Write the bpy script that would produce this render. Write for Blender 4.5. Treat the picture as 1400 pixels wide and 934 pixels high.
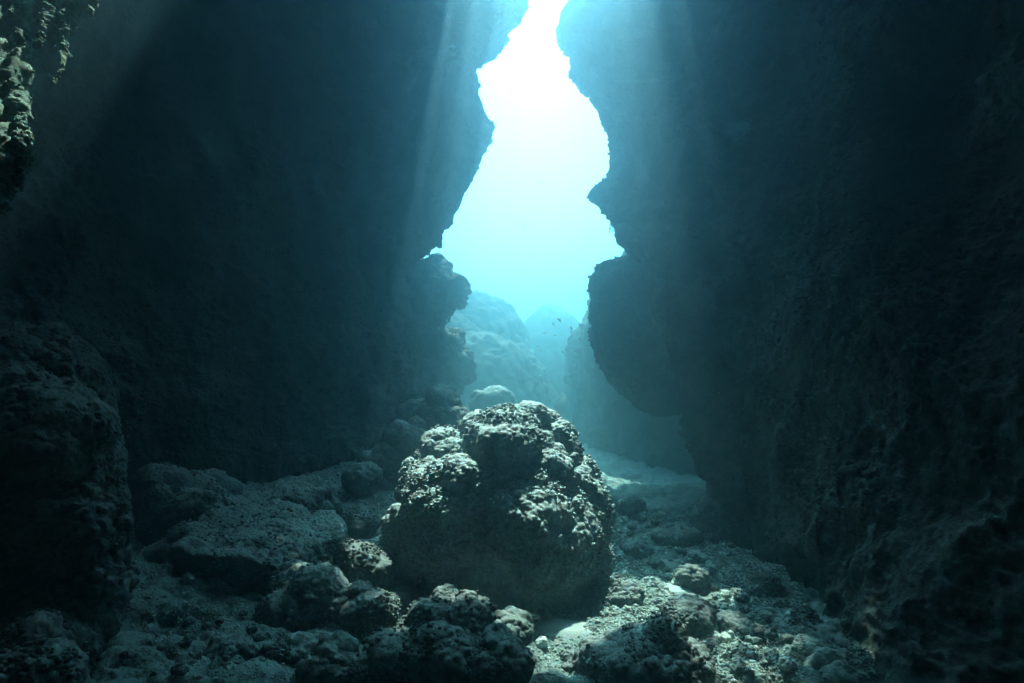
import bpy, bmesh, math, random, os
import numpy as np
from mathutils import Vector, Matrix

for o in list(bpy.data.objects):
    bpy.data.objects.remove(o)
S = bpy.context.scene
C = S.collection
R = math.radians
Q = 1.0                                       # mesh density

# ------------------------------------------------------------ camera
CAM = Vector((0, 0, 1.8))
F = 800.0                                     # focal length in photo pixels (1400 wide)
PITCH = math.atan(93 / 800)
cd = bpy.data.cameras.new('camera')
cam = bpy.data.objects.new('camera', cd)
C.objects.link(cam)
cam.location = CAM
cam.rotation_euler = (R(90) + PITCH, 0, 0)
cd.sensor_width = 36
cd.lens = F / 1400 * 36
cd.clip_start = 0.05
cd.clip_end = 1000
S.camera = cam

# ------------------------------------------------------------ light
SUN_EL, SUN_AZ = R(65), R(6)                  # azimuth from +Y towards +X
w = bpy.data.worlds.new('World')
S.world = w
w.use_nodes = True
nt = w.node_tree
bg = nt.nodes['Background']
sky = nt.nodes.new('ShaderNodeTexSky')
sky.sky_type = 'NISHITA'
sky.sun_disc = False
sky.sun_elevation = SUN_EL
sky.sun_rotation = SUN_AZ
nt.links.new(sky.outputs[0], bg.inputs[0])
bg.inputs[1].default_value = 0.13
SUND = Vector((math.sin(SUN_AZ) * math.cos(SUN_EL), math.cos(SUN_AZ) * math.cos(SUN_EL), math.sin(SUN_EL)))
ld = bpy.data.lights.new('sun', 'SUN')
ld.energy = 5
ld.angle = R(0.5)
ld.color = (1, 0.98, 0.95)
sun = bpy.data.objects.new('sun', ld)
C.objects.link(sun)
sun.location = (0, 0, 60)
sun.rotation_euler = SUND.to_track_quat('Z', 'Y').to_euler()

S.view_settings.view_transform = 'Standard'
S.view_settings.look = 'None'
S.view_settings.exposure = 2.35
S.view_settings.gamma = 1
S.render.engine = 'CYCLES'
S.cycles.max_bounces = 10
S.cycles.diffuse_bounces = 2
S.cycles.volume_bounces = 1
S.cycles.use_denoising = True
S.cycles.use_adaptive_sampling = False

# ------------------------------------------------------------ materials
def mat(name, cols, silt=(0.30, 0.37, 0.365), silt_light_amt=0.5, scale=1.0, bump=0.03):
    m = bpy.data.materials.new(name)
    m.use_nodes = True
    t = m.node_tree
    N, L = t.nodes, t.links
    p = N['Principled BSDF']
    p.inputs['Roughness'].default_value = 0.95
    p.inputs['Specular IOR Level'].default_value = 0.12
    tc = N.new('ShaderNodeTexCoord')
    geo = N.new('ShaderNodeNewGeometry')
    def noise(s, d=6, r=0.6):
        n = N.new('ShaderNodeTexNoise')
        n.inputs['Scale'].default_value = s * scale
        n.inputs['Detail'].default_value = d
        n.inputs['Roughness'].default_value = r
        L.new(geo.outputs['Position'], n.inputs['Vector'])
        return n
    n1 = noise(1.7, 8, 0.68)
    cr = N.new('ShaderNodeValToRGB')
    e = cr.color_ramp.elements
    e[0].position, e[0].color = 0.33, (*cols[0], 1)
    e[1].position, e[1].color = 0.68, (*cols[-1], 1)
    for i, c in enumerate(cols[1:-1]):
        x = e.new(0.33 + 0.35 * (i + 1) / (len(cols) - 1))
        x.color = (*c, 1)
    L.new(n1.outputs[0], cr.inputs[0])
    n2 = noise(38, 4, 0.7)
    mr = N.new('ShaderNodeMapRange')
    mr.inputs[1].default_value, mr.inputs[2].default_value = 0.35, 0.7
    mr.inputs[3].default_value, mr.inputs[4].default_value = 0.55, 1.35
    L.new(n2.outputs[0], mr.inputs[0])
    mul = N.new('ShaderNodeVectorMath')
    mul.operation = 'SCALE'
    # patches of brown, green and pink crust
    nh = noise(5.5, 3, 0.6)
    hv = N.new('ShaderNodeVectorMath')
    hv.operation = 'MULTIPLY_ADD'
    L.new(nh.outputs['Color'], hv.inputs[0])
    hv.inputs[1].default_value = (1.0, 0.6, 0.8)
    hv.inputs[2].default_value = (0.5, 0.7, 0.6)
    hm_ = N.new('ShaderNodeVectorMath')
    hm_.operation = 'MULTIPLY'
    L.new(cr.outputs[0], hm_.inputs[0])
    L.new(hv.outputs[0], hm_.inputs[1])
    L.new(hm_.outputs[0], mul.inputs[0])
    L.new(mr.outputs[0], mul.inputs['Scale'])
    # pale silt on whatever faces up, with the brightness of lit tops painted in
    sx = N.new('ShaderNodeSeparateXYZ')
    L.new(geo.outputs['Normal'], sx.inputs[0])
    n3 = noise(9, 5, 0.65)
    ad = N.new('ShaderNodeMath')
    ad.operation = 'MULTIPLY_ADD'
    ad.inputs[1].default_value = 1.6
    L.new(n3.outputs[0], ad.inputs[0])
    L.new(sx.outputs[2], ad.inputs[2])
    m2 = N.new('ShaderNodeMapRange')
    m2.inputs[1].default_value, m2.inputs[2].default_value = 1.1, 1.9
    m2.inputs[3].default_value, m2.inputs[4].default_value = 0, silt_light_amt
    L.new(ad.outputs[0], m2.inputs[0])
    mx = N.new('ShaderNodeMix')
    mx.data_type = 'RGBA'
    L.new(m2.outputs[0], mx.inputs[0])
    L.new(mul.outputs[0], mx.inputs[6])
    mx.inputs[7].default_value = (*silt, 1)
    L.new(mx.outputs[2], p.inputs['Base Color'])
    # fine relief
    v = N.new('ShaderNodeTexVoronoi')
    v.inputs['Scale'].default_value = 26 * scale
    L.new(geo.outputs['Position'], v.inputs['Vector'])
    h = N.new('ShaderNodeMath')
    h.operation = 'MULTIPLY_ADD'
    h.inputs[1].default_value = -0.8
    L.new(v.outputs['Distance'], h.inputs[0])
    n4 = noise(60, 5, 0.7)
    L.new(n4.outputs[0], h.inputs[2])
    b = N.new('ShaderNodeBump')
    b.inputs['Strength'].default_value = 1
    b.inputs['Distance'].default_value = bump * 0.7
    L.new(h.outputs[0], b.inputs['Height'])
    L.new(b.outputs[0], p.inputs['Normal'])
    return m

M_wall = mat('encrusted_wall_rock', [(0.026, 0.039, 0.038), (0.058, 0.082, 0.077), (0.12, 0.155, 0.148)], silt_light_amt=0.15)
M_rock = mat('encrusted_rock', [(0.0444, 0.0666, 0.066), (0.0888, 0.132, 0.13), (0.163, 0.23, 0.225)], silt_light_amt=0.6)
M_floor = mat('rubble_floor', [(0.037, 0.0539, 0.053), (0.0814, 0.116, 0.112), (0.163, 0.225, 0.22)], silt=(0.296, 0.421, 0.41), silt_light_amt=0.5)
M_boulder = mat('coral_crusted_boulder', [(0.074, 0.116, 0.116), (0.148, 0.221, 0.22), (0.244, 0.348, 0.345)], silt=(0.48, 0.61, 0.61), silt_light_amt=0.8)  # pale upward tone raised to brighten the boulder's lit tops
M_pale = mat('pale_stone', [(0.266, 0.343, 0.32), (0.37, 0.48, 0.45), (0.459, 0.598, 0.56)], silt=(0.444, 0.588, 0.55), silt_light_amt=0.4, bump=0.01)
M_green = mat('algae_rock', [(0.03, 0.06, 0.052), (0.11, 0.2, 0.16), (0.27, 0.42, 0.36)], silt=(0.27, 0.42, 0.37), silt_light_amt=0.5)
M_gravel = mat('shell_gravel', [(0.104, 0.137, 0.13), (0.222, 0.294, 0.27), (0.407, 0.529, 0.5)], silt=(0.444, 0.588, 0.55), silt_light_amt=0.3, scale=6, bump=0.004)
M_sand = mat('pale_sand', [(0.17, 0.23, 0.22), (0.25, 0.33, 0.315), (0.31, 0.41, 0.39)], silt=(0.3, 0.4, 0.39), silt_light_amt=0.3, scale=3, bump=0.004)
M_fish = mat('fish_skin', [(0.10, 0.11, 0.12), (0.2, 0.21, 0.22), (0.45, 0.46, 0.47)], silt_light_amt=0.0, scale=4, bump=0.001)

# ------------------------------------------------------------ helpers
def at(px, py, Y):
    """world point seen at photo pixel (px, py) at distance Y along +Y"""
    x, z = (px - 700) / F, (467 - py) / F
    d = Vector((x, math.cos(PITCH) - z * math.sin(PITCH), math.sin(PITCH) + z * math.cos(PITCH)))
    return CAM + d * (Y / d.y)

def tag(o, label=None, cat=None, group=None, kind=None):
    for k, v in (('label', label), ('category', cat), ('group', group), ('kind', kind)):
        if v:
            o[k] = v
    return o

def mesh_from(name, verts, faces):
    me = bpy.data.meshes.new(name)
    v = np.asarray(verts, dtype=np.float32)
    f = np.asarray(faces, dtype=np.int32)
    me.vertices.add(len(v))
    me.vertices.foreach_set('co', v.ravel())
    k = f.shape[1]
    me.loops.add(f.size)
    me.loops.foreach_set('vertex_index', f.ravel())
    me.polygons.add(len(f))
    me.polygons.foreach_set('loop_start', np.arange(0, f.size, k, dtype=np.int32))
    me.update(calc_edges=True)
    me.validate()
    return me

def link(name, me, m=None, parent=None, smooth=True):
    if m:
        me.materials.clear()
        me.materials.append(m)
    if smooth:
        me.shade_smooth()
    o = bpy.data.objects.new(name, me)
    C.objects.link(o)
    if parent:
        o.parent = parent
    return o

_groups = {}
def gn_group(passes):
    key = repr(passes)
    if key in _groups:
        return _groups[key]
    g = bpy.data.node_groups.new('relief', 'GeometryNodeTree')
    g.interface.new_socket('Geometry', in_out='INPUT', socket_type='NodeSocketGeometry')
    g.interface.new_socket('Geometry', in_out='OUTPUT', socket_type='NodeSocketGeometry')
    N, L = g.nodes, g.links
    cur = N.new('NodeGroupInput').outputs[0]
    def mth(op, a, b=None, c=None):
        n = N.new('ShaderNodeMath')
        n.operation = op
        for i, s in enumerate((a, b, c)):
            if s is None:
                continue
            if isinstance(s, (int, float)):
                n.inputs[i].default_value = s
            else:
                L.new(s, n.inputs[i])
        return n.outputs[0]
    for layers in passes:
        pos = N.new('GeometryNodeInputPosition').outputs[0]
        nor = N.new('GeometryNodeInputNormal').outputs[0]
        total = None
        for ly in layers:
            kind, sc, amp = ly[0], ly[1], ly[2]
            opt = ly[3] if len(ly) > 3 else {}
            vec = pos
            if 'stretch' in opt:
                vm = N.new('ShaderNodeVectorMath')
                vm.operation = 'MULTIPLY'
                L.new(pos, vm.inputs[0])
                vm.inputs[1].default_value = opt['stretch']
                vec = vm.outputs[0]
            if 'warp' in opt:
                nn = N.new('ShaderNodeTexNoise')
                nn.inputs['Scale'].default_value = sc * 1.3
                nn.inputs['Detail'].default_value = 2
                L.new(vec, nn.inputs['Vector'])
                ma = N.new('ShaderNodeVectorMath')
                ma.operation = 'MULTIPLY_ADD'
                L.new(nn.outputs['Color'], ma.inputs[0])
                ma.inputs[1].default_value = (opt['warp'] / sc,) * 3
                L.new(vec, ma.inputs[2])
                vec = ma.outputs[0]
            if kind == 'noise':
                n = N.new('ShaderNodeTexNoise')
                n.inputs['Scale'].default_value = sc
                n.inputs['Detail'].default_value = opt.get('detail', 5)
                n.inputs['Roughness'].default_value = opt.get('rough', 0.55)
                L.new(vec, n.inputs['Vector'])
                h = mth('MULTIPLY', mth('SUBTRACT', n.outputs[0], 0.5), 2 * amp)
            elif kind == 'ridge':
                n = N.new('ShaderNodeTexNoise')
                n.inputs['Scale'].default_value = sc
                n.inputs['Detail'].default_value = opt.get('detail', 4)
                L.new(vec, n.inputs['Vector'])
                a = mth('ABSOLUTE', mth('SUBTRACT', n.outputs[0], 0.5))
                h = mth('MULTIPLY', mth('SUBTRACT', 0.12, a), 5 * amp)
            else:  # knobs: rounded domes with creases between them
                n = N.new('ShaderNodeTexVoronoi')
                n.inputs['Scale'].default_value = sc
                n.inputs['Randomness'].default_value = 1
                L.new(vec, n.inputs['Vector'])
                d = n.outputs['Distance']
                h = mth('MULTIPLY', mth('SUBTRACT', 0.35, mth('MULTIPLY', d, d)), 1.8 * amp)
            if 'mask' in opt:
                n = N.new('ShaderNodeTexNoise')
                n.inputs['Scale'].default_value = opt['mask']
                n.inputs['Detail'].default_value = 3
                L.new(pos, n.inputs['Vector'])
                mr = N.new('ShaderNodeMapRange')
                mr.inputs[1].default_value, mr.inputs[2].default_value = 0.42, 0.6
                mr.inputs[3].default_value, mr.inputs[4].default_value = 0.15, 1.3
                L.new(n.outputs[0], mr.inputs[0])
                h = mth('MULTIPLY', h, mr.outputs[0])
            total = h if total is None else mth('ADD', total, h)
        vm = N.new('ShaderNodeVectorMath')
        vm.operation = 'SCALE'
        L.new(nor, vm.inputs[0])
        L.new(total, vm.inputs['Scale'])
        sp = N.new('GeometryNodeSetPosition')
        L.new(cur, sp.inputs['Geometry'])
        L.new(vm.outputs[0], sp.inputs['Offset'])
        cur = sp.outputs[0]
    out = N.new('NodeGroupOutput')
    L.new(cur, out.inputs[0])
    _groups[key] = g
    return g

def relief(me, passes):
    """displace a mesh for good and return the new mesh"""
    o = bpy.data.objects.new('tmp', me)
    C.objects.link(o)
    md = o.modifiers.new('relief', 'NODES')
    md.node_group = gn_group(passes)
    dg = bpy.context.evaluated_depsgraph_get()
    dg.update()
    new = bpy.data.meshes.new_from_object(o.evaluated_get(dg), depsgraph=dg)
    bpy.data.objects.remove(o)
    bpy.data.meshes.remove(me)
    return new

def catmull(P, n):
    """P: (k, ..., 3) control points -> n samples along axis 0 (uniform Catmull-Rom)"""
    P = np.asarray(P, dtype=np.float64)
    k = len(P)
    E = np.concatenate([2 * P[:1] - P[1:2], P, 2 * P[-1:] - P[-2:-1]])
    t = np.linspace(0, k - 1 - 1e-6, n)
    i = t.astype(int)
    f = (t - i).reshape((-1,) + (1,) * (P.ndim - 1))
    a, b, c, d = E[i], E[i + 1], E[i + 2], E[i + 3]
    return 0.5 * (2 * b + (c - a) * f + (2 * a - 5 * b + 4 * c - d) * f * f + (3 * b - a - 3 * c + d) * f ** 3)

def sheet(ribs, nu, nv, wu=None):
    """ribs: list of polylines with the same number of points; returns grid (nu, nv, 3)"""
    G = catmull(np.array(ribs), nu)               # along ribs
    G = np.swapaxes(catmull(np.swapaxes(G, 0, 1), nv), 0, 1)
    return G

def grid_mesh(name, G, keep=None, flip=False):
    nu, nv = G.shape[:2]
    idx = np.arange(nu * nv).reshape(nu, nv)
    f = np.stack([idx[:-1, :-1], idx[1:, :-1], idx[1:, 1:], idx[:-1, 1:]], -1).reshape(-1, 4)
    if flip:
        f = f[:, ::-1]
    if keep is not None:
        c = G.reshape(-1, 3)[f].mean(1)
        f = f[keep(c)]
    return mesh_from(name, G.reshape(-1, 3), f)

_ico = {}
def ico(n):
    if n not in _ico:
        bm = bmesh.new()
        bmesh.ops.create_icosphere(bm, subdivisions=n, radius=1)
        me = bpy.data.meshes.new('ico')
        bm.to_mesh(me)
        bm.free()
        v = np.empty(len(me.vertices) * 3, dtype=np.float32)
        me.vertices.foreach_get('co', v)
        f = np.empty(len(me.polygons) * 3, dtype=np.int32)
        me.polygons.foreach_get('vertices', f)
        bpy.data.meshes.remove(me)
        v = v.reshape(-1, 3)
        _ico[n] = (v / np.linalg.norm(v, axis=1, keepdims=True), f.reshape(-1, 3))
    return _ico[n]

def blob(name, axes, lobes=(), cuts=(), sub=6, power=2.0):
    """star-shaped stone: (super)ellipsoid, union of lobes (offset, radius), cut by planes (normal, distance)"""
    if Q < 1:
        sub = max(3, sub - 1)
    d, f = ico(sub)
    a = np.array(axes)
    r = 1 / (np.abs(d / a) ** power).sum(1) ** (1 / power)
    for off, rad in lobes:
        off = np.array(off)
        b = d @ off
        disc = b * b - (off @ off - rad * rad)
        hit = np.where(disc > 0, b + np.sqrt(np.maximum(disc, 0)), 0)
        r = np.maximum(r, hit)
    for n, dist in cuts:
        n = np.array(n, dtype=float)
        n /= np.linalg.norm(n)
        c = d @ n
        r = np.where(c > 1e-3, np.minimum(r, dist / np.maximum(c, 1e-3)), r)
    return mesh_from(name, d * r[:, None], f)

KNOBBY = [[('noise', 0.9, 0.22, {'detail': 3})],
          [('knob', 2.4, 0.13, {'warp': 0.35})],
          [('knob', 7, 0.05, {'warp': 0.35, 'mask': 1.6})],
          [('knob', 19, 0.018, {'warp': 0.3, 'mask': 3}), ('noise', 14, 0.02, {'detail': 5})]]

# ------------------------------------------------------------ the sea floor
FC = [  # photo pixel and distance of points on the floor
    (700, 934, 3.9), (500, 934, 3.8), (300, 934, 3.6), (120, 934, 3.3), (1000, 934, 4.0), (1200, 934, 4.1),
    (200, 800, 4.9), (120, 760, 4.6), (300, 860, 4.5), (420, 850, 4.8), (700, 862, 4.8), (850, 850, 4.9),
    (1000, 850, 5.0), (500, 770, 5.9), (450, 720, 6.8), (350, 670, 7.8), (200, 670, 7.6), (520, 680, 7.8),
    (500, 620, 10.5), (600, 580, 11), (660, 590, 11.5), (600, 560, 13.5), (680, 572, 15), (900, 760, 7.2), (900, 715, 9.3), (880, 692, 11.2), (950, 690, 11.0),
    (1000, 740, 8.2), (760, 660, 12), (720, 640, 16), (640, 585, 16), (850, 670, 15), (1080, 800, 6.2)]
FP = np.array([tuple(at(*p)) for p in FC] + [(-8, 14, 1.5), (8, 14, 0), (0, 1, 0.1), (3, 1, 0.2), (-3, 1, 0.3), (0, -4, 0.2), (-5, -4, .5), (5, -4, .4),
              (-25, 30, -1), (25, 30, -1), (0, 30, -0.6), (0, 60, -1.5), (60, 60, -1.5), (-60, 60, -1.5), (8, 5, .5), (-8, 5, 1.2)])
def floor_z(x, y):
    x, y = np.asarray(x, dtype=float), np.asarray(y, dtype=float)
    d2 = (x[..., None] - FP[:, 0]) ** 2 + (y[..., None] - FP[:, 1]) ** 2
    wgt = 1 / (d2 + 0.25 + 0.004 * y[..., None] ** 2) ** 1.8
    return (wgt * FP[:, 2]).sum(-1) / wgt.sum(-1)

nr, nc = int(760 * Q), int(620 * Q)
yy = np.concatenate([np.linspace(-5, 2.2, int(60 * Q)), 2.2 * (120 / 2.2) ** (np.linspace(0.002, 1, nr))])
half = np.where(yy < 2.2, 5.0, 5.0 + (yy - 2.2) * 1.05)
uu = np.linspace(-1, 1, nc)
uu = uu * (0.55 + 0.45 * uu ** 2)               # denser in the middle
X = half[:, None] * uu[None, :]
Y = np.repeat(yy[:, None], nc, 1)
G = np.stack([X, Y, floor_z(X, Y)], -1)
me = grid_mesh('sea_floor', G, flip=True)
me = relief(me, [[('noise', 0.5, 0.12, {'detail': 3})],
                 [('knob', 1.9, 0.10, {'warp': 0.5})],
                 [('knob', 5.5, 0.06, {'warp': 0.5})],
                 [('knob', 16, 0.022, {'warp': 0.4, 'mask': 2.2}), ('noise', 20, 0.018, {'detail': 5})]])
tag(link('sea_floor', me, M_floor), kind='structure')

# ------------------------------------------------------------ the cave walls
def near_line(P, r, seed):
    """skylight: which faces lie round the ray from P towards the sun"""
    P = np.array(P)
    s = np.array(SUND)
    def f(c):
        v = c - P
        t = v @ s
        q = v - t[:, None] * s
        d = np.linalg.norm(q, axis=1)
        a = np.arctan2(q[:, 0], q[:, 1])
        rr = r * (1 + 0.25 * np.sin(3 * a + seed) + 0.15 * np.sin(7 * a + 2 * seed))
        return ~((d < rr) & (t > 0.6))
    return f

SIDE_HOLE = near_line(at(30, 110, 3.2), 0.42, 1.0)

def roof_slit(c):
    # the ragged slit in the roof over the big boulder: faces whose shadow would fall on this stretch of floor
    sx, sy, sz = SUND
    x = c[:, 0] - c[:, 2] * sx / sz
    y = c[:, 1] - c[:, 2] * sy / sz
    rel = (c[:, 2] - CAM.z) / np.maximum(c[:, 1], 0.1)
    py = 467 - F * np.tan(np.arctan(rel) - PITCH)
    t = np.clip((y - 4) / 5, -0.3, 1.2)
    xl = -0.95 - 1.1 * t + 0.3 * np.sin(2.3 * y) + 0.25 * np.sin(6.1 * y + 1) + 0.1 * np.sin(15 * y)
    xr = 1.6 + 0.8 * t + 0.3 * np.sin(2.9 * y + 2) + 0.25 * np.sin(7.1 * y) + 0.1 * np.sin(17 * y)
    y0 = 3.8 + 0.25 * np.sin(3 * x) + 0.1 * np.sin(8 * x + 1)
    n_ = (np.sin(17 * x + 2 * np.sin(3.1 * y)) + np.sin(29 * x + 5 * y + 1) + np.sin(9 * y + 4 * np.sin(5 * x)) + np.sin(23 * y - 7 * x + 2)) / 4
    fringe = 0.6 + 1.3 * n_                      # holes added round the unseen slit's rim to soften the beam's edges
    return ~((x - xl > fringe - 0.3) & (xr - x > fringe - 0.3) & (y > y0) & (y < 9) & (py < -14) & (c[:, 2] > 6))

WALL = [[('noise', 0.35, 0.28, {'detail': 2}), ('knob', 0.8, 0.2, {'warp': 0.5}), ('ridge', 0.9, 0.13, {'stretch': (1, 1, 0.4)}), ('noise', 1.6, 0.12, {'stretch': (1, 1, 0.5)})],
        [('knob', 2.1, 0.13, {'warp': 0.5, 'mask': 0.6, 'stretch': (1, 1, 0.7)})],
        [('knob', 6, 0.055, {'warp': 0.4, 'mask': 1.2})],
        [('knob', 17, 0.028, {'warp': 0.3, 'mask': 2}), ('noise', 12, 0.025, {'detail': 5})]]

EL = [(520, 700, 10), (560, 590, 10.4), (572, 525, 11.2), (576, 468, 11.5), (562, 418, 11.6), (548, 372, 11.8), (590, 328, 11.9), (626, 280, 12), (652, 225, 12), (668, 176, 12),
      (650, 95, 12), (640, 66, 11.9), (685, 40, 11.8), (714, 5, 11.6), (700, -30, 11.4), (665, -80, 11), (640, -130, 10.6), (660, -185, 10.1), (720, -230, 9.6)]
n = len(EL)
E = [np.array(at(*p)) for p in EL]
E[0][2] = -1.0
def row_rib(pxs, pys, Ys, foot=-1.0):
    L = [np.array(at(px, py, Y)) for px, py, Y in zip(np.interp(np.linspace(0, 1, n), np.linspace(0, 1, len(pxs)), pxs),
         np.interp(np.linspace(0, 1, n), np.linspace(0, 1, len(pys)), pys), np.interp(np.linspace(0, 1, n), np.linspace(0, 1, len(Ys)), Ys))]
    L[0][2] = foot
    return L
def behind(E, sgn, m):
    # unseen canyon walls added behind the rim to shade the far water; above the roof slit they open out
    c = np.array(CAM)
    B2, B = [], []
    for i, p in enumerate(E):
        if i >= len(E) - m:
            B2.append(p + np.array((sgn * 0.9, 0.9, 0.1)))
            B.append(p + np.array((sgn * 4.5, 3.5, 0.1)))
            continue
        for L, k_, o_ in ((B2, 1.12, 0.15), (B, 1.5, 0.6)):
            q = c + (p - c) * k_
            ex = max(0, q[2] - 9.0)
            L.append(q + np.array((sgn * (o_ + 0.5 * ex), 0, -0.75 * ex)))
    B[0][2] = B2[0][2] = -2
    return B, B2
B, B2 = behind(E, -1, 5)
W1 = row_rib([430, 470, 480, 400], [690, 420, 120, -330], [8.9, 9.8, 10.2, 8.4])
W2 = row_rib([300, 300, 310, 300], [700, 420, 100, -360], [7.8, 8, 8.4, 7.0])
W3 = row_rib([120, 110, 120, 250], [720, 420, 100, -380], [6.2, 6.6, 6.6, 5.2])
W4 = row_rib([-150, -150, -120, 0], [900, 450, 100, -380], [4.6, 4.6, 5.0, 4.5])
top = at(720, -380, 7.0)
W5 = [np.array((-4.6 + 1.6 * t, 0.6, -1 + 10 * t)) for t in np.linspace(0, 1, n)]
W6 = [np.array((-4.0 + 1.6 * t, -4.0, -1 + 9 * t)) for t in np.linspace(0, 1, n)]
W7 = [np.array((0.3, -5.2 + t, -1 + 9 * t)) for t in np.linspace(0, 1, n)]
ribs = [B, B2, E, W1, W2, W3, W4, W5, W6, W7]
# close overhead: every rib ends on the midline
def close(ribs, xm, Ys, Zs):
    for r_, y_, z_ in zip(ribs, Ys, Zs):
        m = np.array((xm, y_, z_))
        r_.append((r_[-1] + m) / 2 + np.array((0, 0, 0.4)))
        r_.append(m)
close(ribs[3:], 0.45, [8.3, 7.2, 5.8, 4.0, 0.6, -4.0, -4.3], [11.5, 11.0, 10.3, 9.5, 8.7, 8.2, 8.1])
z0 = ribs[2][-1]
for r_, dy in ((ribs[0], 5), (ribs[1], 1.4), (ribs[2], 0)):
    if r_ is ribs[2]:
        r_.append(np.array((0.3, 9.1, 12.0)))
        r_.append(np.array((0.5, 8.7, 11.8)))
    else:
        a = r_[-1].copy()
        r_.append(a + np.array((0.1, 0, 0.2)))
        r_.append(a + np.array((0.2, 0, 0.4)))
G = sheet(ribs, int(720 * Q), int(540 * Q))
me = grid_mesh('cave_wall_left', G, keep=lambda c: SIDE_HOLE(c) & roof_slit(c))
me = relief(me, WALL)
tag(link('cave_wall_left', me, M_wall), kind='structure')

ER = [(958, 720, 8.8), (952, 650, 8.7), (930, 590, 8.3), (912, 500, 8.2), (896, 420, 8.4), (876, 350, 9.0), (848, 315, 10.4), (820, 270, 11.2),
      (838, 215, 11.8), (820, 160, 12), (790, 110, 12), (785, 70, 12), (760, 35, 11.8), (772, 0, 11.6), (795, -30, 11.4), (910, -75, 11), (990, -125, 10.6),
      (940, -185, 10.1), (760, -230, 9.6)]
n = len(ER)
E = [np.array(at(*p)) for p in ER]
E[0][2] = -1.0
B, B2 = behind(E, 1, 5)
W1 = row_rib([1015, 1000, 1000, 1080], [770, 450, 120, -330], [7.1, 7.6, 9.4, 8.4])
W2 = row_rib([1090, 1080, 1110, 1180], [830, 450, 120, -360], [5.7, 6.2, 7.6, 7.0])
W3 = row_rib([1190, 1180, 1180, 1200], [934, 470, 120, -380], [4.5, 4.9, 6.0, 5.4])
W4 = row_rib([1380, 1400, 1400, 1500], [1150, 500, 120, -380], [3.2, 3.8, 4.6, 4.4])
W5 = [np.array((3.6 - 0.6 * t, 0.4, -1 + 10 * t)) for t in np.linspace(0, 1, n)]
W6 = [np.array((3.4 - 1.6 * t, -4.0, -1 + 9 * t)) for t in np.linspace(0, 1, n)]
W7 = [np.array((0.1, -5.0 + t, -1 + 9 * t)) for t in np.linspace(0, 1, n)]
ribs = [B, B2, E, W1, W2, W3, W4, W5, W6, W7]
close(ribs[3:], 0.05, [8.3, 7.2, 5.8, 4.0, 0.6, -4.0, -4.3], [11.6, 11.1, 10.4, 9.6, 8.8, 8.3, 8.2])
for r_ in ribs[:3]:
    if r_ is ribs[2]:
        r_.append(np.array((0.3, 9.1, 12.1)))
        r_.append(np.array((0.0, 8.7, 11.9)))
    else:
        a = r_[-1].copy()
        r_.append(a + np.array((-0.1, 0, 0.2)))
        r_.append(a + np.array((-0.2, 0, 0.4)))
G = sheet(ribs, int(720 * Q), int(540 * Q))
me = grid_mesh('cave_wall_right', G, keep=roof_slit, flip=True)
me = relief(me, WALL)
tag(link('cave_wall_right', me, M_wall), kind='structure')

# ------------------------------------------------------------ rocks
def place(o, p, rot=(0, 0, 0)):
    o.location = p
    o.rotation_euler = rot
    return o

def auto_lobes(rng, ax, n, size=(0.35, 0.6), up=0.2):
    L = []
    m = min(ax)
    for _ in range(n):
        v = Vector((rng.gauss(0, 1), rng.gauss(0, 1), rng.gauss(up, 1))).normalized()
        s = rng.uniform(*size)
        L.append(((v.x * ax[0] * 0.72, v.y * ax[1] * 0.72, v.z * ax[2] * 0.72), m * s))
    return L

def auto_cuts(rng, ax, n, lo=0.72, hi=0.95):
    K = []
    for _ in range(n):
        v = Vector((rng.gauss(0, 1), rng.gauss(0, 1), rng.gauss(0, 1))).normalized()
        rad = math.sqrt((v.x * ax[0]) ** 2 + (v.y * ax[1]) ** 2 + (v.z * ax[2]) ** 2)
        K.append(((v.x, v.y, v.z), rad * rng.uniform(lo, hi)))
    return K

# the big boulder in the light
BY = 6.0
bc = at(682, 722, BY)
k = BY / F
def lob(px, py, rpx, dy):
    p = at(px, py, BY + dy)
    return (tuple(p - bc), rpx * k)
blobes = [lob(690, 625, 62, -0.25), lob(720, 590, 28, 0.1), lob(648, 590, 24, 0.25), lob(607, 628, 38, 0.0), lob(600, 670, 45, -0.25),
          lob(575, 665, 32, 0.2), lob(758, 622, 36, 0.05), lob(745, 655, 42, -0.3), lob(775, 668, 45, 0.05), lob(768, 710, 62, -0.1),
          lob(640, 720, 88, -0.35), lob(700, 745, 108, -0.30), lob(580, 735, 52, 0.0), lob(785, 760, 50, 0.1), lob(740, 790, 70, -0.1),
          lob(610, 790, 66, -0.1), lob(775, 600, 14, 0.2), lob(660, 590, 18, 0.0), lob(560, 720, 34, -0.2)]
FINE = [[('noise', 1.3, 0.05, {'detail': 3})],
        [('knob', 3.4, 0.075, {'warp': 0.4})],
        [('knob', 9, 0.028, {'warp': 0.4})],
        [('knob', 24, 0.014, {'warp': 0.3, 'mask': 3.5}), ('noise', 25, 0.012, {'detail': 4})]]
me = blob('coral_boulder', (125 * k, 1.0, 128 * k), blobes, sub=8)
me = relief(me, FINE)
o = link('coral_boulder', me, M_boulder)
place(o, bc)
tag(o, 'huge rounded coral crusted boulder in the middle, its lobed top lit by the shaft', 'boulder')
BOULDER = o
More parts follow.
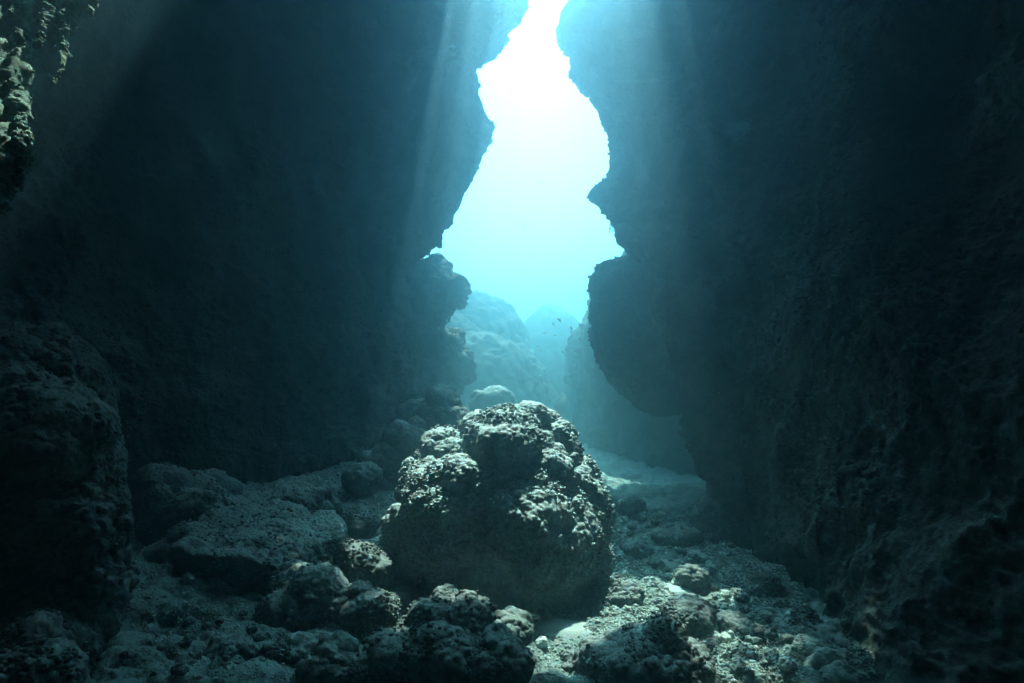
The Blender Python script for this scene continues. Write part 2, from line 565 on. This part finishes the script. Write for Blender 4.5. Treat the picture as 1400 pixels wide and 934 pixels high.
def coral_lobe(parent, px, py, rpx, Y0, squash=0.85, lev=6):
    c = at(px, py, Y0)
    r_ = rpx * Y0 / F
    me = blob('coral_lobe', (r_, r_ * 1.05, r_ * squash), auto_lobes(random.Random(int(px + py)), (r_, r_, r_ * squash), 5, (0.4, 0.6)), sub=lev)
    me = relief(me, [[('noise', 2.5, 0.22 * r_, {'detail': 3})], [('knob', 10, 0.02, {'warp': 0.4, 'mask': 2})],
                     [('knob', 27, 0.011, {'warp': 0.3, 'mask': 3}), ('noise', 25, 0.012, {'detail': 4})]])
    l = link('coral_lobe', me, M_boulder, parent=parent)
    l.location = c - parent.location
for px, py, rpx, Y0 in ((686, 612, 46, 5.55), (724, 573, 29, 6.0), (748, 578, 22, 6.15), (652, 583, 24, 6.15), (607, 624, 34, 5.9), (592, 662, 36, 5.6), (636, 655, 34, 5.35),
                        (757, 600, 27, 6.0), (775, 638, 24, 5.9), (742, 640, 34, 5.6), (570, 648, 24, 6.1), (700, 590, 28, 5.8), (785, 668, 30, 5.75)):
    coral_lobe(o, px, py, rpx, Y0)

# name, label, px, py, half width px, half height px, Y, depth factor, style, level
ROCKS = [
 ('rock_slab', 'flat topped slab with a black undercut front, left of the big boulder', 352, 775, 98, 62, 5.5, 0.9, 'flat', 7),
 ('sloping_rock', 'long sloping rock slab lying against the foot of the left wall', 395, 702, 78, 42, 7.1, 1.0, 'cut', 6),
 ('rounded_rock', 'big dark rounded rock in deep shade behind the flat slab', 245, 712, 82, 60, 6.4, 0.9, 'lobe', 6),
 ('rounded_rock', 'small dark knobbly rock tucked under the left end of the flat slab', 252, 762, 36, 34, 5.5, 1.0, 'lobe', 5),
 ('wedge_rock', 'small wedge shaped rock beside the pale sand patch behind the slab', 488, 722, 30, 20, 6.5, 1.0, 'cut', 5),
 ('pale_topped_rock', 'small rock with a pale streak on its top below the left wall', 497, 655, 26, 18, 8.0, 1.0, 'cut', 5),
 ('dark_rock', 'steep dark faced rock with a knobbly top in front of the flat slab', 425, 832, 66, 52, 4.8, 0.8, 'lobe', 7),
 ('knobbly_rock', 'knobbly rock touching the left foot of the big boulder', 490, 778, 46, 28, 5.3, 1.0, 'lobe', 6),
 ('mound_rock', 'large rounded mound rock with a black hollow front at the bottom edge', 612, 900, 100, 58, 3.9, 0.7, 'lobe', 7),
 ('domed_rock', 'small domed rock leaning on the right end of the bottom mound', 686, 908, 44, 34, 3.55, 0.9, 'lobe', 6),
 ('ridge_rock', 'lit knobbly ridge rock between the big boulder and the bottom mound', 615, 845, 62, 26, 4.4, 0.8, 'lobe', 6),
 ('ridge_rock', 'dark ended ridge rock sloping down to the pale gravel before the big boulder', 690, 862, 42, 22, 4.25, 0.9, 'lobe', 6),
 ('domed_rock', 'twin humped rock cut by the bottom edge, left of the mound', 462, 918, 44, 32, 3.7, 0.9, 'lobe', 6),
 ('low_rock', 'low rock on the silt slope near the left column', 312, 896, 36, 24, 4.0, 0.9, 'lobe', 5),
 ('low_mound', 'broad turf covered low mound right of the bottom rocks', 885, 912, 88, 46, 4.0, 0.9, 'lobe', 7),
 ('hollow_rock', 'rock with a dark hollow front on the gravel near the right wall', 945, 848, 42, 24, 4.9, 0.8, 'cut', 6),
 ('dark_rock', 'small dark rock beside the hollow fronted one, in the shade of the right wall', 1004, 862, 30, 18, 4.8, 0.9, 'cut', 5),
 ('sandy_block', 'pale sandy block at the right foot of the big boulder', 856, 818, 26, 17, 5.3, 1.0, 'cut', 6),
 ('far_boulder', 'hazy rounded boulder up the slope behind the big boulder', 606, 572, 34, 34, 9.6, 1.0, 'lobe', 6),
 ('far_boulder', 'low far boulder almost lost in the blue beyond the opening', 676, 548, 32, 20, 17, 1.0, 'lobe', 5),
 ('slope_rock', 'rough rock lower on the hazy slope, left of the hazy boulder', 556, 606, 40, 26, 8.9, 1.0, 'lobe', 6),
 ('slope_rock', 'hazy rough rock highest on the slope under the left wall edge', 575, 570, 30, 24, 10.6, 1.0, 'lobe', 6),
 ('slope_rock', 'low hazy rock between the slope and the big boulder top', 640, 590, 26, 18, 10.2, 1.0, 'lobe', 5),
 ('slope_rock', 'rough rock on the slope nearest the left wall foot', 520, 632, 34, 20, 8.6, 1.0, 'lobe', 5),
 ('low_rock', 'long dark low rock across the gravel floor near the right wall', 925, 733, 36, 14, 7.8, 0.9, 'lobe', 5),
 ('foot_rock', 'black rock against the right wall foot, farthest of that row', 1032, 805, 34, 24, 5.9, 1.0, 'lobe', 5),
 ('foot_rock', 'black rock against the right wall foot, middle of that row', 1085, 862, 44, 28, 5.0, 1.0, 'lobe', 6),
 ('foot_rock', 'black rock against the right wall foot, at the bottom edge', 1160, 925, 56, 34, 4.2, 1.0, 'lobe', 6),
 ('low_rock', 'low dark rock just left of the pale sand pool', 870, 750, 20, 12, 7.0, 0.9, 'lobe', 5),
 ('low_rock', 'dark humped rock at the very foot of the right wall', 968, 708, 26, 18, 8.2, 0.9, 'lobe', 5),
 ('dark_rock', 'rounded dark rock amid the pale stones right of the big boulder', 945, 790, 24, 14, 5.9, 0.9, 'lobe', 5),
 ('corner_rock', 'big dark rock filling the bottom left corner below the column', 30, 930, 85, 52, 3.0, 0.8, 'lobe', 6),
 ('knobbly_rock', 'knobbly rock wedged between the dark faced rock and the ridge', 505, 835, 44, 26, 4.7, 0.9, 'lobe', 6),
 ('knobbly_rock', 'low knobbly rock below the dark faced rock', 405, 893, 34, 20, 4.1, 0.9, 'lobe', 5),
 ('far_rock', 'hazy rock on the far floor close to the right side of the big boulder', 858, 690, 26, 12, 9.6, 0.9, 'lobe', 5),
]
rng = random.Random(5)
for i, (nm, lab, px, py, hw, hh, Yd, dep, style, lev) in enumerate(ROCKS):
    c = at(px, py, Yd)
    s = Yd / F
    ax = (hw * s, hw * s * dep, hh * s * 1.08)
    if style == 'lobe':
        me = blob(nm, [a * 0.9 for a in ax], auto_lobes(rng, ax, 9, (0.35, 0.7)), sub=lev)
    elif style == 'cut':
        me = blob(nm, [a * 1.12 for a in ax], cuts=auto_cuts(rng, ax, 9, 0.78, 1.0), sub=lev)
    else:
        me = blob(nm, [ax[0] * 1.1, ax[1] * 1.1, ax[2] * 1.3], cuts=[((0.12, -0.20, 1), ax[2] * 0.72), ((-0.1, -1, -0.35), ax[1] * 0.8),
                  ((-1, -0.25, 0), ax[0] * 0.85), ((1, -0.4, 0.15), ax[0] * 0.95)], sub=lev, power=3)
    m = min(ax)
    ks = 0.5 / m
    me = relief(me, [[('noise', 1.0 * ks, 0.18 * m, {'detail': 3})],
                     [('knob', 2.2 * ks, 0.13 * m, {'warp': 0.4})],
                     [('knob', max(7, 5 * ks), min(0.04, 0.08 * m), {'warp': 0.4, 'mask': 2})],
                     [('knob', 20, 0.014, {'warp': 0.3, 'mask': 3}), ('noise', 22, 0.011, {'detail': 4})]])
    o = link(nm, me, M_rock)
    place(o, c, (0, 0, 0))
    tag(o, lab, 'rock')

# left column
Yc = 3.6
c = at(10, 730, Yc)
s = Yc / F
def l2(px, py, r, dy=0.0):
    return (tuple(at(px, py, Yc + dy) - c), r * s)
me = blob('rock_column', (120 * s, 0.6, 205 * s), [l2(60, 610, 82, -.1), l2(10, 585, 82), l2(75, 640, 82), l2(70, 720, 88, -.05), l2(85, 800, 80), l2(50, 860, 90, -.1), l2(30, 560, 45)], sub=8)
me = relief(me, [[('noise', 1.0, 0.08, {'detail': 3})], [('knob', 4, 0.05, {'warp': 0.4})],
                 [('knob', 11, 0.03, {'warp': 0.4, 'mask': 2})], [('knob', 26, 0.012, {'warp': 0.3, 'mask': 3}), ('noise', 25, 0.012, {'detail': 4})]])
o = link('rock_column', me, M_rock)
place(o, c)
tag(o, 'tall dark column of crusted rock standing at the left edge', 'rock')

c = at(20, 560, 4.3)
s = 4.3 / F
ax = (108 * s, 0.7, 118 * s)
me = blob('rock_ledge', ax, auto_lobes(random.Random(9), ax, 8, (0.4, 0.7)), sub=7)
me = relief(me, [[('noise', 1.0, 0.1, {'detail': 3})], [('knob', 4, 0.06, {'warp': 0.4})], [('knob', 11, 0.03, {'warp': 0.4, 'mask': 2})], [('noise', 25, 0.014, {'detail': 4})]])
o = link('rock_ledge', me, M_wall)
place(o, c)
tag(o, 'darker rock ledge rising behind the top of the left column', 'rock')

# outcrop on the right wall
Yc = 10.8
c = at(880, 450, Yc)
s = Yc / F
me = blob('rock_outcrop', (70 * s, 0.9, 85 * s), [l for l in [
    (tuple(at(840, 392, Yc) - c), 36 * s), (tuple(at(862, 385, Yc) - c), 38 * s), (tuple(at(838, 425, Yc) - c), 32 * s), (tuple(at(868, 440, Yc) - c), 55 * s),
    (tuple(at(880, 490, Yc) - c), 52 * s), (tuple(at(905, 520, Yc) - c), 48 * s), (tuple(at(925, 510, Yc) - c), 52 * s), (tuple(at(900, 400, Yc) - c), 42 * s)]], sub=7)
me = relief(me, [[('noise', 0.8, 0.10, {'detail': 3})], [('knob', 2.6, 0.07, {'warp': 0.4})],
                 [('knob', 8, 0.035, {'warp': 0.4, 'mask': 2})], [('knob', 20, 0.014, {'warp': 0.3}), ('noise', 20, 0.012, {'detail': 4})]])
o = link('rock_outcrop', me, M_wall)
place(o, c)
tag(o, 'blunt rock outcrop jutting from the right wall into the bright water', 'rock outcrop')

OUT = [
 ('rock_outcrop', 'unseen shelf added behind the blunt right outcrop to shade the far floor', 886, 449, 50, 50, 12.9, 6),  # hidden blocker, added to keep the sun off the floor beyond
 ('rock_outcrop', 'hazy domed outcrop just beyond the edge of the left wall', 578, 402, 44, 46, 15.5, 6),
 ('rock_outcrop', 'faint far ledge sloping down to the right in the blue haze', 638, 560, 118, 112, 29, 7),
 ('rock_outcrop', 'lowest hazy step of rock under the domed outcrop on the left', 592, 500, 44, 52, 16.5, 6),
 ('rock_pinnacle', 'broad pointed rock peak faint in the far blue water', 752, 600, 66, 182, 38, 6),
 ('rock_pinnacle', 'small faint spur of rock just above the right shoulder of the big boulder', 770, 600, 16, 58, 24, 5),
]
for nm, lab, px, py, hw, hh, Yd, lev in OUT:
    c = at(px, py, Yd)
    s = Yd / F
    ax = (hw * s, hw * s * (2.0 if Yd == 12.9 else 1.3), hh * s)
    me = blob(nm, ax, auto_lobes(rng, ax, 8, (0.5, 0.8)), sub=lev)
    me = relief(me, [[('noise', 1.3, 0.4, {'detail': 4})], [('knob', 2.6, 0.16, {'warp': 0.6})], [('knob', 7, 0.07, {'warp': 0.4}), ('noise', 9, 0.04, {'detail': 5})]])
    o = link(nm, me, M_wall)
    place(o, c)
    tag(o, lab, 'rock outcrop' if 'outcrop' in nm else 'rock pinnacle')

# far cliff beyond the opening, closing the view on the right
ribs = []
for px, Yd, tops in ((772, 40, 4.8), (781, 24, 4.5), (795, 21, 5.0), (812, 19.5, 5.4), (850, 18.5, 6.2), (905, 16.5, 8), (1000, 14.5, 11), (1150, 12.5, 12), (1500, 12, 12)):  # tall right end, unseen behind the wall, added to shade the far floor
    x0 = (px - 700) / F * Yd * 1.0
    rb = [np.array((x0 + 0.25 * math.sin(2 * j + px), Yd - 0.25 * j * (1 if px > 800 else 0.3), -2 + (tops + 2) * j / 5)) for j in range(6)]
    rb.append(rb[-1] + np.array((0.8, 3, 0.8)))
    rb.append(rb[-1] + np.array((0.8, 4, 0)))
    ribs.append(rb)
me = grid_mesh('rock_cliff', sheet(ribs, int(260 * Q), int(260 * Q)), flip=True)
me = relief(me, WALL)
tag(link('rock_cliff', me, M_wall), 'far shadowed rock cliff in blue haze between the big boulder and right wall', 'cliff')

# ------------------------------------------------------------ crusts of little coral knobs on the stones
from mathutils import noise as mn
def crust(o, n, size, seed, thr=0.0, m=None, fr=2.5, ok=None):
    me = o.data
    nv = len(me.vertices)
    co = np.empty(nv * 3, dtype=np.float32)
    me.vertices.foreach_get('co', co)
    co = co.reshape(-1, 3)
    no = np.empty(nv * 3, dtype=np.float32)
    me.vertex_normals.foreach_get('vector', no)
    no = no.reshape(-1, 3)
    rg = np.random.default_rng(seed)
    d, f = ico(2)
    V, Fc = [], []
    k = 0
    for i in rg.integers(0, nv, n * 4):
        p = co[i]
        if ok and not ok(p):
            continue
        if k >= n:
            break
        if mn.noise(Vector(p) * fr + Vector((seed, 0, 0))) < thr:
            continue
        r_ = size * rg.uniform(0.4, 1.25)
        sc = r_ * rg.uniform(0.7, 1.2, 3)
        V.append(d * sc * (1 + 0.22 * rg.standard_normal((len(d), 1))) + p + no[i] * r_ * 0.35)
        Fc.append(f + k * len(d))
        k += 1
    if not V:
        return
    c = link('coral_crust', mesh_from('coral_crust', np.concatenate(V), np.concatenate(Fc)), m or me.materials[0], parent=o)
    c['kind'] = 'stuff'

for o in list(bpy.data.objects):
    if o.get('category') == 'boulder':
        crust(o, int(9000 * Q), 0.016, 3, -0.12)
    elif o.get('category') == 'rock' and o.location.y < 7:
        crust(o, int(700 * Q), 0.013, 4 + int(o.location.x * 10) % 7, 0.0, fr=4)
    elif o.name.startswith('cave_wall'):
        crust(o, int(5000 * Q), 0.035, 8, -0.1, fr=0.8, ok=lambda p: 4.5 < p[1] < 13 and -0.5 < p[2] < 10)
    elif o.name.startswith('rock_outcrop'):
        crust(o, int(1500 * Q), 0.025, 5, -0.05)

# ------------------------------------------------------------ loose stones, gravel, sand
floor = bpy.data.objects['sea_floor']
bpy.context.view_layer.update()
def drop(x, y):
    hit, p, nrm, _ = floor.ray_cast(Vector((x, y, 6)), Vector((0, 0, -1)))
    return (p, nrm) if hit else (Vector((x, y, float(floor_z(x, y)))), Vector((0, 0, 1)))
def hit_px(px, py):
    d = (at(px, py, 1) - CAM).normalized()
    hit, p, nrm, _ = floor.ray_cast(CAM, d)
    return p if hit else None

PHRASE = ['flat topped slab', 'long sloping slab', 'big dark rock behind the slab', 'small rock under the slab end', 'wedge shaped rock', 'pale streaked rock',
          'steep dark faced rock', 'rock at the left foot of the boulder', 'rounded mound at the bottom edge', 'small domed rock', 'lit knobbly ridge', 'dark ended ridge',
          'twin humped rock', 'low rock on the silt slope', 'turf covered mound', 'hollow fronted rock', 'small shaded rock by the right wall', 'pale sandy block',
          'hazy boulder', 'far boulder', 'hazy slope rock', 'highest slope rock', 'low hazy rock by the boulder top', 'rock nearest the left wall foot', 'long dark low rock', 'far foot rock by the right wall', 'middle foot rock by the right wall', 'near foot rock by the right wall', 'low dark rock by the sand pool',
          'humped rock at the right wall foot', 'rounded dark rock amid the pale stones', 'bottom left corner rock', 'knobbly rock by the ridge', 'low rock below the dark faced one', 'hazy rock on the far floor']
def where(p):
    best = min(range(len(ROCKS)), key=lambda i: (at(ROCKS[i][2], ROCKS[i][3], ROCKS[i][6]) - p).length)
    c = at(ROCKS[best][2], ROCKS[best][3], ROCKS[best][6])
    dx, dy = p.x - c.x, p.y - c.y
    w_ = ('right of' if dx > 0 else 'left of') if abs(dx) > abs(dy) else ('behind' if dy > 0 else 'in front of')
    return w_ + ' the ' + PHRASE[best]
STONES = {}
rng = random.Random(11)
variants = []
FLAT = set()
for k_ in range(8):
    ax = (1, rng.uniform(0.7, 1), rng.uniform(0.5, 0.8))
    if k_ % 2:
        me = blob('stone', ax, cuts=auto_cuts(rng, ax, 8, 0.7, 0.95), sub=4)
    else:
        me = blob('stone', [a * 0.8 for a in ax], auto_lobes(rng, ax, 6, (0.4, 0.7)), sub=4)
    me = relief(me, [[('noise', 1.3, 0.18, {'detail': 4})], [('knob', 3.2, 0.12, {'warp': 0.3})]])
    variants.append(me)
    if ax[2] < 0.62:
        FLAT.add(k_)
shared = {}
def stone(p, r_, m, label, group):
    key = (rng.randrange(8), m.name)
    if key not in shared:
        me = variants[key[0]].copy()
        me.materials.clear()
        me.materials.append(m)
        me.shade_smooth()
        shared[key] = me
    o = bpy.data.objects.new('loose_stone', shared[key])
    C.objects.link(o)
    o.location = p + Vector((0, 0, r_ * 0.2))
    o.rotation_euler = (rng.uniform(-.4, .4), rng.uniform(-.4, .4), rng.uniform(0, 6.28))
    o.scale = (r_,) * 3
    desc = ('flat ' if key[0] in FLAT else '') + ('angular ' if key[0] % 2 else 'knobbly ') + label + ' stone ' + where(p)
    STONES.setdefault(desc, []).append((r_, o))
    return tag(o, desc, 'stone', group)
ZONES = [  # x0, x1, y0, y1 in the photo, how many, radius in photo pixels, share of pale stones, words
    (835, 1045, 700, 850, 120, (4, 9), 0.28, 'scattered over the gravel floor right of the big boulder', 'stones on the gravel right of the big boulder'),
    (700, 1080, 845, 925, 50, (5, 13), 0.15, 'lying on the pale gravel in front of the big boulder', 'stones in front of the big boulder'),
    (270, 560, 690, 925, 70, (5, 12), 0.06, 'lying amid the rocks left of the big boulder', 'stones amid the rocks on the left'),
    (170, 300, 780, 925, 20, (5, 10), 0.0, 'half sunk in the dark silt slope beside the left column', 'stones on the silt slope')]
for x0, x1, y0, y1, cnt, rr, pale, words, grp in ZONES:
    for _ in range(cnt):
        p = hit_px(rng.uniform(x0, x1), rng.uniform(y0, y1))
        if p is None:
            continue
        r_ = rng.uniform(*rr) * p.y / F * rng.choice((0.7, 0.85, 1, 1.2))
        ip = rng.random() < pale
        stone(p, r_, M_pale if ip else M_rock, 'pale' if ip else 'grey', ('pale ' if ip else 'grey ') + grp)
for px, py, rp in ((948, 742, 7), (958, 768, 13), (972, 778, 10), (925, 802, 11), (985, 762, 8), (1008, 795, 8), (912, 812, 8), (978, 872, 8)):
    p = hit_px(px, py)
    stone(p, rp * p.y / F, M_pale, 'large white', 'larger white stones towards the right wall')

ORD = ['largest', 'second largest', 'third largest', 'fourth largest', 'fifth largest', 'sixth largest', 'seventh largest', 'eighth largest']
for desc, lst in STONES.items():
    lst.sort(key=lambda q: -q[0])
    for i, (_, o) in enumerate(lst):
        if len(lst) == 1:
            continue
        o['label'] = ('smallest ' if i == len(lst) - 1 else ORD[min(i, 7)] + ' ') + desc
rg = np.random.default_rng(2)
V, Fc = [], []
d, f = ico(1)
d2, f2 = ico(2)
k = 0
for _ in range(int(15000 * Q)):
    u = rg.random()
    px, py = (rg.uniform(820, 1100), rg.uniform(695, 934)) if u < 0.5 else ((rg.uniform(560, 900), rg.uniform(800, 934)) if u < 0.7 else (rg.uniform(180, 640), rg.uniform(620, 934)))
    p = hit_px(px, py)
    if p is None or p.y > 16:
        continue
    r_ = rg.uniform(0.8, 3.0) * p.y / F * (1 if rg.random() < 0.9 else 1.5)
    dd = d * r_ * rg.uniform(0.5, 1.15, 3) * (1 + 0.15 * rg.standard_normal((len(d), 1)))
    V.append(dd + np.array(p))
    Fc.append(f + k)
    k += len(d)
g = link('gravel', mesh_from('gravel', np.concatenate(V), np.concatenate(Fc)), M_gravel, smooth=False)
tag(g, 'fine broken shell and coral gravel strewn over the cave floor', kind='stuff')

def sand(px, py, wpx, hpx, label):
    c = hit_px(px, py)
    a, b = wpx * c.y / F, hpx * c.y / F * 3.2
    n_ = 36
    V = []
    base = -0.015 + np.median([drop(c.x + a * i * 0.6, c.y + b * j * 0.6)[0].z for i in (-1, 0, 1) for j in (-1, 0, 1)]) + 0.035
    for i in range(n_):
        for j in range(n_):
            u, v_ = 2 * i / (n_ - 1) - 1, 2 * j / (n_ - 1) - 1
            rr = math.hypot(u, v_)
            x, y = c.x + a * u, c.y + b * v_
            V.append((x, y, base + 0.015 * mn.noise(Vector((x * 4, y * 4, 0))) - 0.16 * max(0, rr - 0.55 + 0.25 * mn.noise(Vector((x * 5, y * 5, 3)))) ** 1.5))
    me = grid_mesh('sand_patch', np.array(V).reshape(n_, n_, 3))
    tag(link('sand_patch', me, M_sand), label, kind='stuff')
for q in ((915, 768, 26, 9, 'white sand pool on the gravel right of the big boulder'), (925, 805, 26, 8, 'pale sand patch nearer on the right gravel'),
          (505, 735, 22, 6, 'pale sand strip in the gap left of the big boulder'), (545, 806, 30, 10, 'grey sand tucked at the left foot of the big boulder'),
          (770, 862, 60, 10, 'bright sand strip before the big boulder'), (975, 868, 16, 5, 'small white sand spot by the dark rocks')):
    sand(*q)

# ------------------------------------------------------------ lit hanging rocks at the top left
def hang(nm, label, pts, rad, Yd, seed, m):
    """a drooping rib of rock: chain of lobes from pts (pixels, radius pixels)"""
    pts = [(px, py, r_, dy + (100 - py) * 0.0042) for px, py, r_, dy in pts]   # it leans back, so light from above grazes its face
    c = at(pts[0][0], pts[0][1], Yd)
    s_ = Yd / F
    path = catmull(np.array([tuple(at(px, py, Yd + dy)) + (r_ * s_,) for px, py, r_, dy in pts]), 160)
    na = 40
    ring = np.linspace(0, 2 * np.pi, na, endpoint=False)
    G_ = np.stack([np.stack([p[0] + p[3] * np.cos(ring), p[1] + p[3] * 1.4 * np.sin(ring), np.full(na, p[2])], -1) for p in path])
    G_ = np.concatenate([G_, G_[:, :1]], 1)
    me = grid_mesh(nm, G_ - np.array(c), flip=True)
    me = relief(me, [[('noise', 5, 0.05, {'detail': 3})], [('knob', 12, 0.035, {'warp': 0.5, 'stretch': (1, 1, 0.55)})], [('knob', 34, 0.012, {'warp': 0.4, 'mask': 5})]])
    o = link(nm, me, m)
    o.location = c
    crust(o, int(600 * Q), 0.009, seed, -0.1, m, 8)
    tag(o, label, 'hanging rock')
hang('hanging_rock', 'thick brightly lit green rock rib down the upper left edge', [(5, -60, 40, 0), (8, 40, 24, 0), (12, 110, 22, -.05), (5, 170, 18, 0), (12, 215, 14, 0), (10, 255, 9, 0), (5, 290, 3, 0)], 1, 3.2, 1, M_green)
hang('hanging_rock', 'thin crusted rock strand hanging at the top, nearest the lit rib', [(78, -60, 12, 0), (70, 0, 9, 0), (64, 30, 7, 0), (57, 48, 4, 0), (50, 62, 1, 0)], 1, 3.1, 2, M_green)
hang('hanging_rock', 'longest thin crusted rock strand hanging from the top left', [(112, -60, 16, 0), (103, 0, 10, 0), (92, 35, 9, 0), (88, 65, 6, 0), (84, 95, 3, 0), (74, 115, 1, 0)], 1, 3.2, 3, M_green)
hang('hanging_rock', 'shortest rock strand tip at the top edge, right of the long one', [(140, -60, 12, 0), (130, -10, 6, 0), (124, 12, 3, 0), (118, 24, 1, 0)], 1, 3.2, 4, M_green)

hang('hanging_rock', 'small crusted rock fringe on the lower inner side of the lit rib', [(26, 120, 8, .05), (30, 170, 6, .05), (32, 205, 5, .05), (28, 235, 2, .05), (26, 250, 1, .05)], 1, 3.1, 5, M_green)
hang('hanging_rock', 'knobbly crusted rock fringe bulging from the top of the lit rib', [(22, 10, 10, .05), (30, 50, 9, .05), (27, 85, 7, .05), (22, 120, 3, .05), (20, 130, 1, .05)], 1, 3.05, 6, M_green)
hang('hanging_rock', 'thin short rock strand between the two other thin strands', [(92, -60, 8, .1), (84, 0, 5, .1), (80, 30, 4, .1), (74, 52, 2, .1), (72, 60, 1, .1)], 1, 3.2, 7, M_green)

# ------------------------------------------------------------ weeds hanging from the rims
def weed(label, px, py, Yd, ln, seed, grp=None):
    rg_ = random.Random(seed)
    c = at(px, py, Yd)
    V, Fc = [], []
    for k_ in range(6):
        x = rg_.uniform(-.03, .03)
        y = rg_.uniform(-.03, .03)
        L_ = ln * rg_.uniform(0.5, 1)
        ph = rg_.uniform(0, 6)
        n_ = 9
        b0 = len(V)
        for i in range(n_):
            t = i / (n_ - 1)
            wd = 0.012 * (1 - 0.7 * t) * (1 + 0.5 * math.sin(i * 2.3 + ph))
            cx, cy, cz = x + 0.03 * math.sin(3 * t + ph), y + 0.02 * math.cos(2 * t + ph), -L_ * t
            for q in range(3):
                a = q * 2.094 + ph
                V.append((cx + wd * math.cos(a), cy + wd * math.sin(a), cz))
        for i in range(n_ - 1):
            for q in range(3):
                a, b = b0 + i * 3 + q, b0 + i * 3 + (q + 1) % 3
                Fc.append((a, b, b + 3, a + 3))
    o = link('hanging_weed', mesh_from('hanging_weed', V, Fc), M_wall)
    o.location = c
    tag(o, label, 'seaweed', grp)
weed('wisp of weed hanging under the right rim of the opening', 837, 300, 10.2, 0.28, 1)
weed('short wisp of weed beside it where rim meets outcrop', 851, 320, 9.9, 0.14, 2)
weed('thin weed strand under the jutting right outcrop', 834, 478, 9.3, 0.35, 3)

# ------------------------------------------------------------ fish
def fish(L_, m):
    V, Fc = [], []
    st = [(0, .02, .01), (.08, .09, .05), (.22, .16, .08), (.42, .18, .085), (.62, .12, .06), (.78, .05, .025), (.84, .035, .012)]
    for x, h_, w_ in st:
        for q in range(8):
            a = q * math.pi / 4
            V.append((x * L_, w_ * L_ * math.cos(a), h_ * L_ * math.sin(a)))
    for i in range(len(st) - 1):
        for q in range(8):
            a, b = i * 8 + q, i * 8 + (q + 1) % 8
            Fc.append((a, b, b + 8, a + 8))
    Fc.append((0, 1, 2, 3)); Fc.append((0, 3, 4, 7)); Fc.append((4, 5, 6, 7))
    def fin(pts):
        b0 = len(V)
        for s_ in (-.006, .006):
            for x, z in pts:
                V.append((x * L_, s_ * L_, z * L_))
        n_ = len(pts)
        Fc.append((b0, b0 + 1, b0 + 2, b0 + 3)); Fc.append((b0 + n_ + 3, b0 + n_ + 2, b0 + n_ + 1, b0 + n_))
        for i in range(n_):
            j = (i + 1) % n_
            Fc.append((b0 + j, b0 + i, b0 + n_ + i, b0 + n_ + j))
    fin([(.8, .0), (1.02, .17), (.93, .0), (1.02, -.17)])
    fin([(.25, .15), (.38, .25), (.6, .2), (.62, .1)])
    fin([(.45, -.14), (.52, -.22), (.62, -.16), (.62, -.1)])
    me = mesh_from('fish', V, Fc)
    me.materials.append(m)
    me.shade_smooth()
    return me
fm = {}
for fi, (px, py, ln, a, pale) in enumerate(((762, 435, 9, .7, 0), (755, 441, 6, .9, 0), (780, 446, 7, 1.2, 0), (779, 453, 5, .3, 0), (785, 458, 6, .4, 0), (791, 462, 9, .6, 0), (761, 458, 5, .2, 0),
                            (741, 455, 8, 0, 1), (738, 473, 6, .05, 1), (736, 479, 7, -.1, 1), (767, 480, 8, .5, 1), (739, 248, 5, .8, 0), (716, 309, 6, .3, 0), (795, 450, 7, 1.0, 1))):
    m = M_pale if pale else M_fish
    if pale not in fm:
        fm[pale] = fish(1.0, m)
    Yd = 15.5
    o = bpy.data.objects.new('fish', fm[pale])
    C.objects.link(o)
    o.location = at(px, py, Yd)
    o.scale = (ln * Yd / F,) * 3
    o.rotation_euler = (0, a, rng.uniform(-.5, .5) + (math.pi if rng.random() < .3 else 0))
    if py < 400:
        tag(o, 'lone dark fish high in the bright opening' if py < 280 else 'tiny dark fish below the lone one in the opening', 'fish')
    else:
        fl = ['largest dark fish at the left of the small school', 'tiny dark fish just below the largest one', 'slanting dark fish right of the largest one', 'speck of a dark fish in the middle of the school',
              'small dark fish between the middle and rightmost ones', 'rightmost dark fish of the school, slanting down', 'lowest dark fish on the left of the school',
              'long pale fish left of the dark school', 'small pale fish below the long pale one', 'lowest pale fish on the left', 'slanting pale fish below the dark school', '', '',
              'pale fish at the right end beside the blunt outcrop'][fi]
        tag(o, fl, 'fish',
            'pale fish before the far pinnacle' if pale else 'dark fish before the far pinnacle')

# ------------------------------------------------------------ specks drifting in the water
V, Fc = [], []
k = 0
for _ in range(1300):
    Yd = rg.uniform(2.0, 9.5)
    p = np.array(at(rg.uniform(250, 1100), rg.uniform(20, 800), Yd))
    V.append(d * rg.uniform(0.0012, 0.0035) + p)
    Fc.append(f + k)
    k += len(d)
tag(link('drifting_specks', mesh_from('drifting_specks', np.concatenate(V), np.concatenate(Fc)), M_pale), 'pale specks drifting in the cave water', kind='stuff')

# ------------------------------------------------------------ the water's haze
v = [(x, y, z) for x in (-140, 140) for y in (-8, 135) for z in (-4.5, 16.5)]
f = [(0, 1, 3, 2), (4, 6, 7, 5), (0, 4, 5, 1), (2, 3, 7, 6), (0, 2, 6, 4), (1, 5, 7, 3)]
hm = bpy.data.materials.new('sea_water_haze')
hm.use_nodes = True
t = hm.node_tree
t.nodes.remove(t.nodes['Principled BSDF'])
pv = t.nodes.new('ShaderNodeVolumePrincipled')
pv.inputs['Color'].default_value = (0.27, 0.60, 0.78, 1)
pv.inputs['Absorption Color'].default_value = (0.08, 0.66, 0.92, 1)
pv.inputs['Density'].default_value = 0.063
pv.inputs['Anisotropy'].default_value = 0.86
t.links.new(pv.outputs[0], t.nodes['Material Output'].inputs['Volume'])
tag(link('haze', mesh_from('haze', v, f), hm, smooth=False), 'clear blue sea water filling the cave and the sea beyond', kind='stuff')
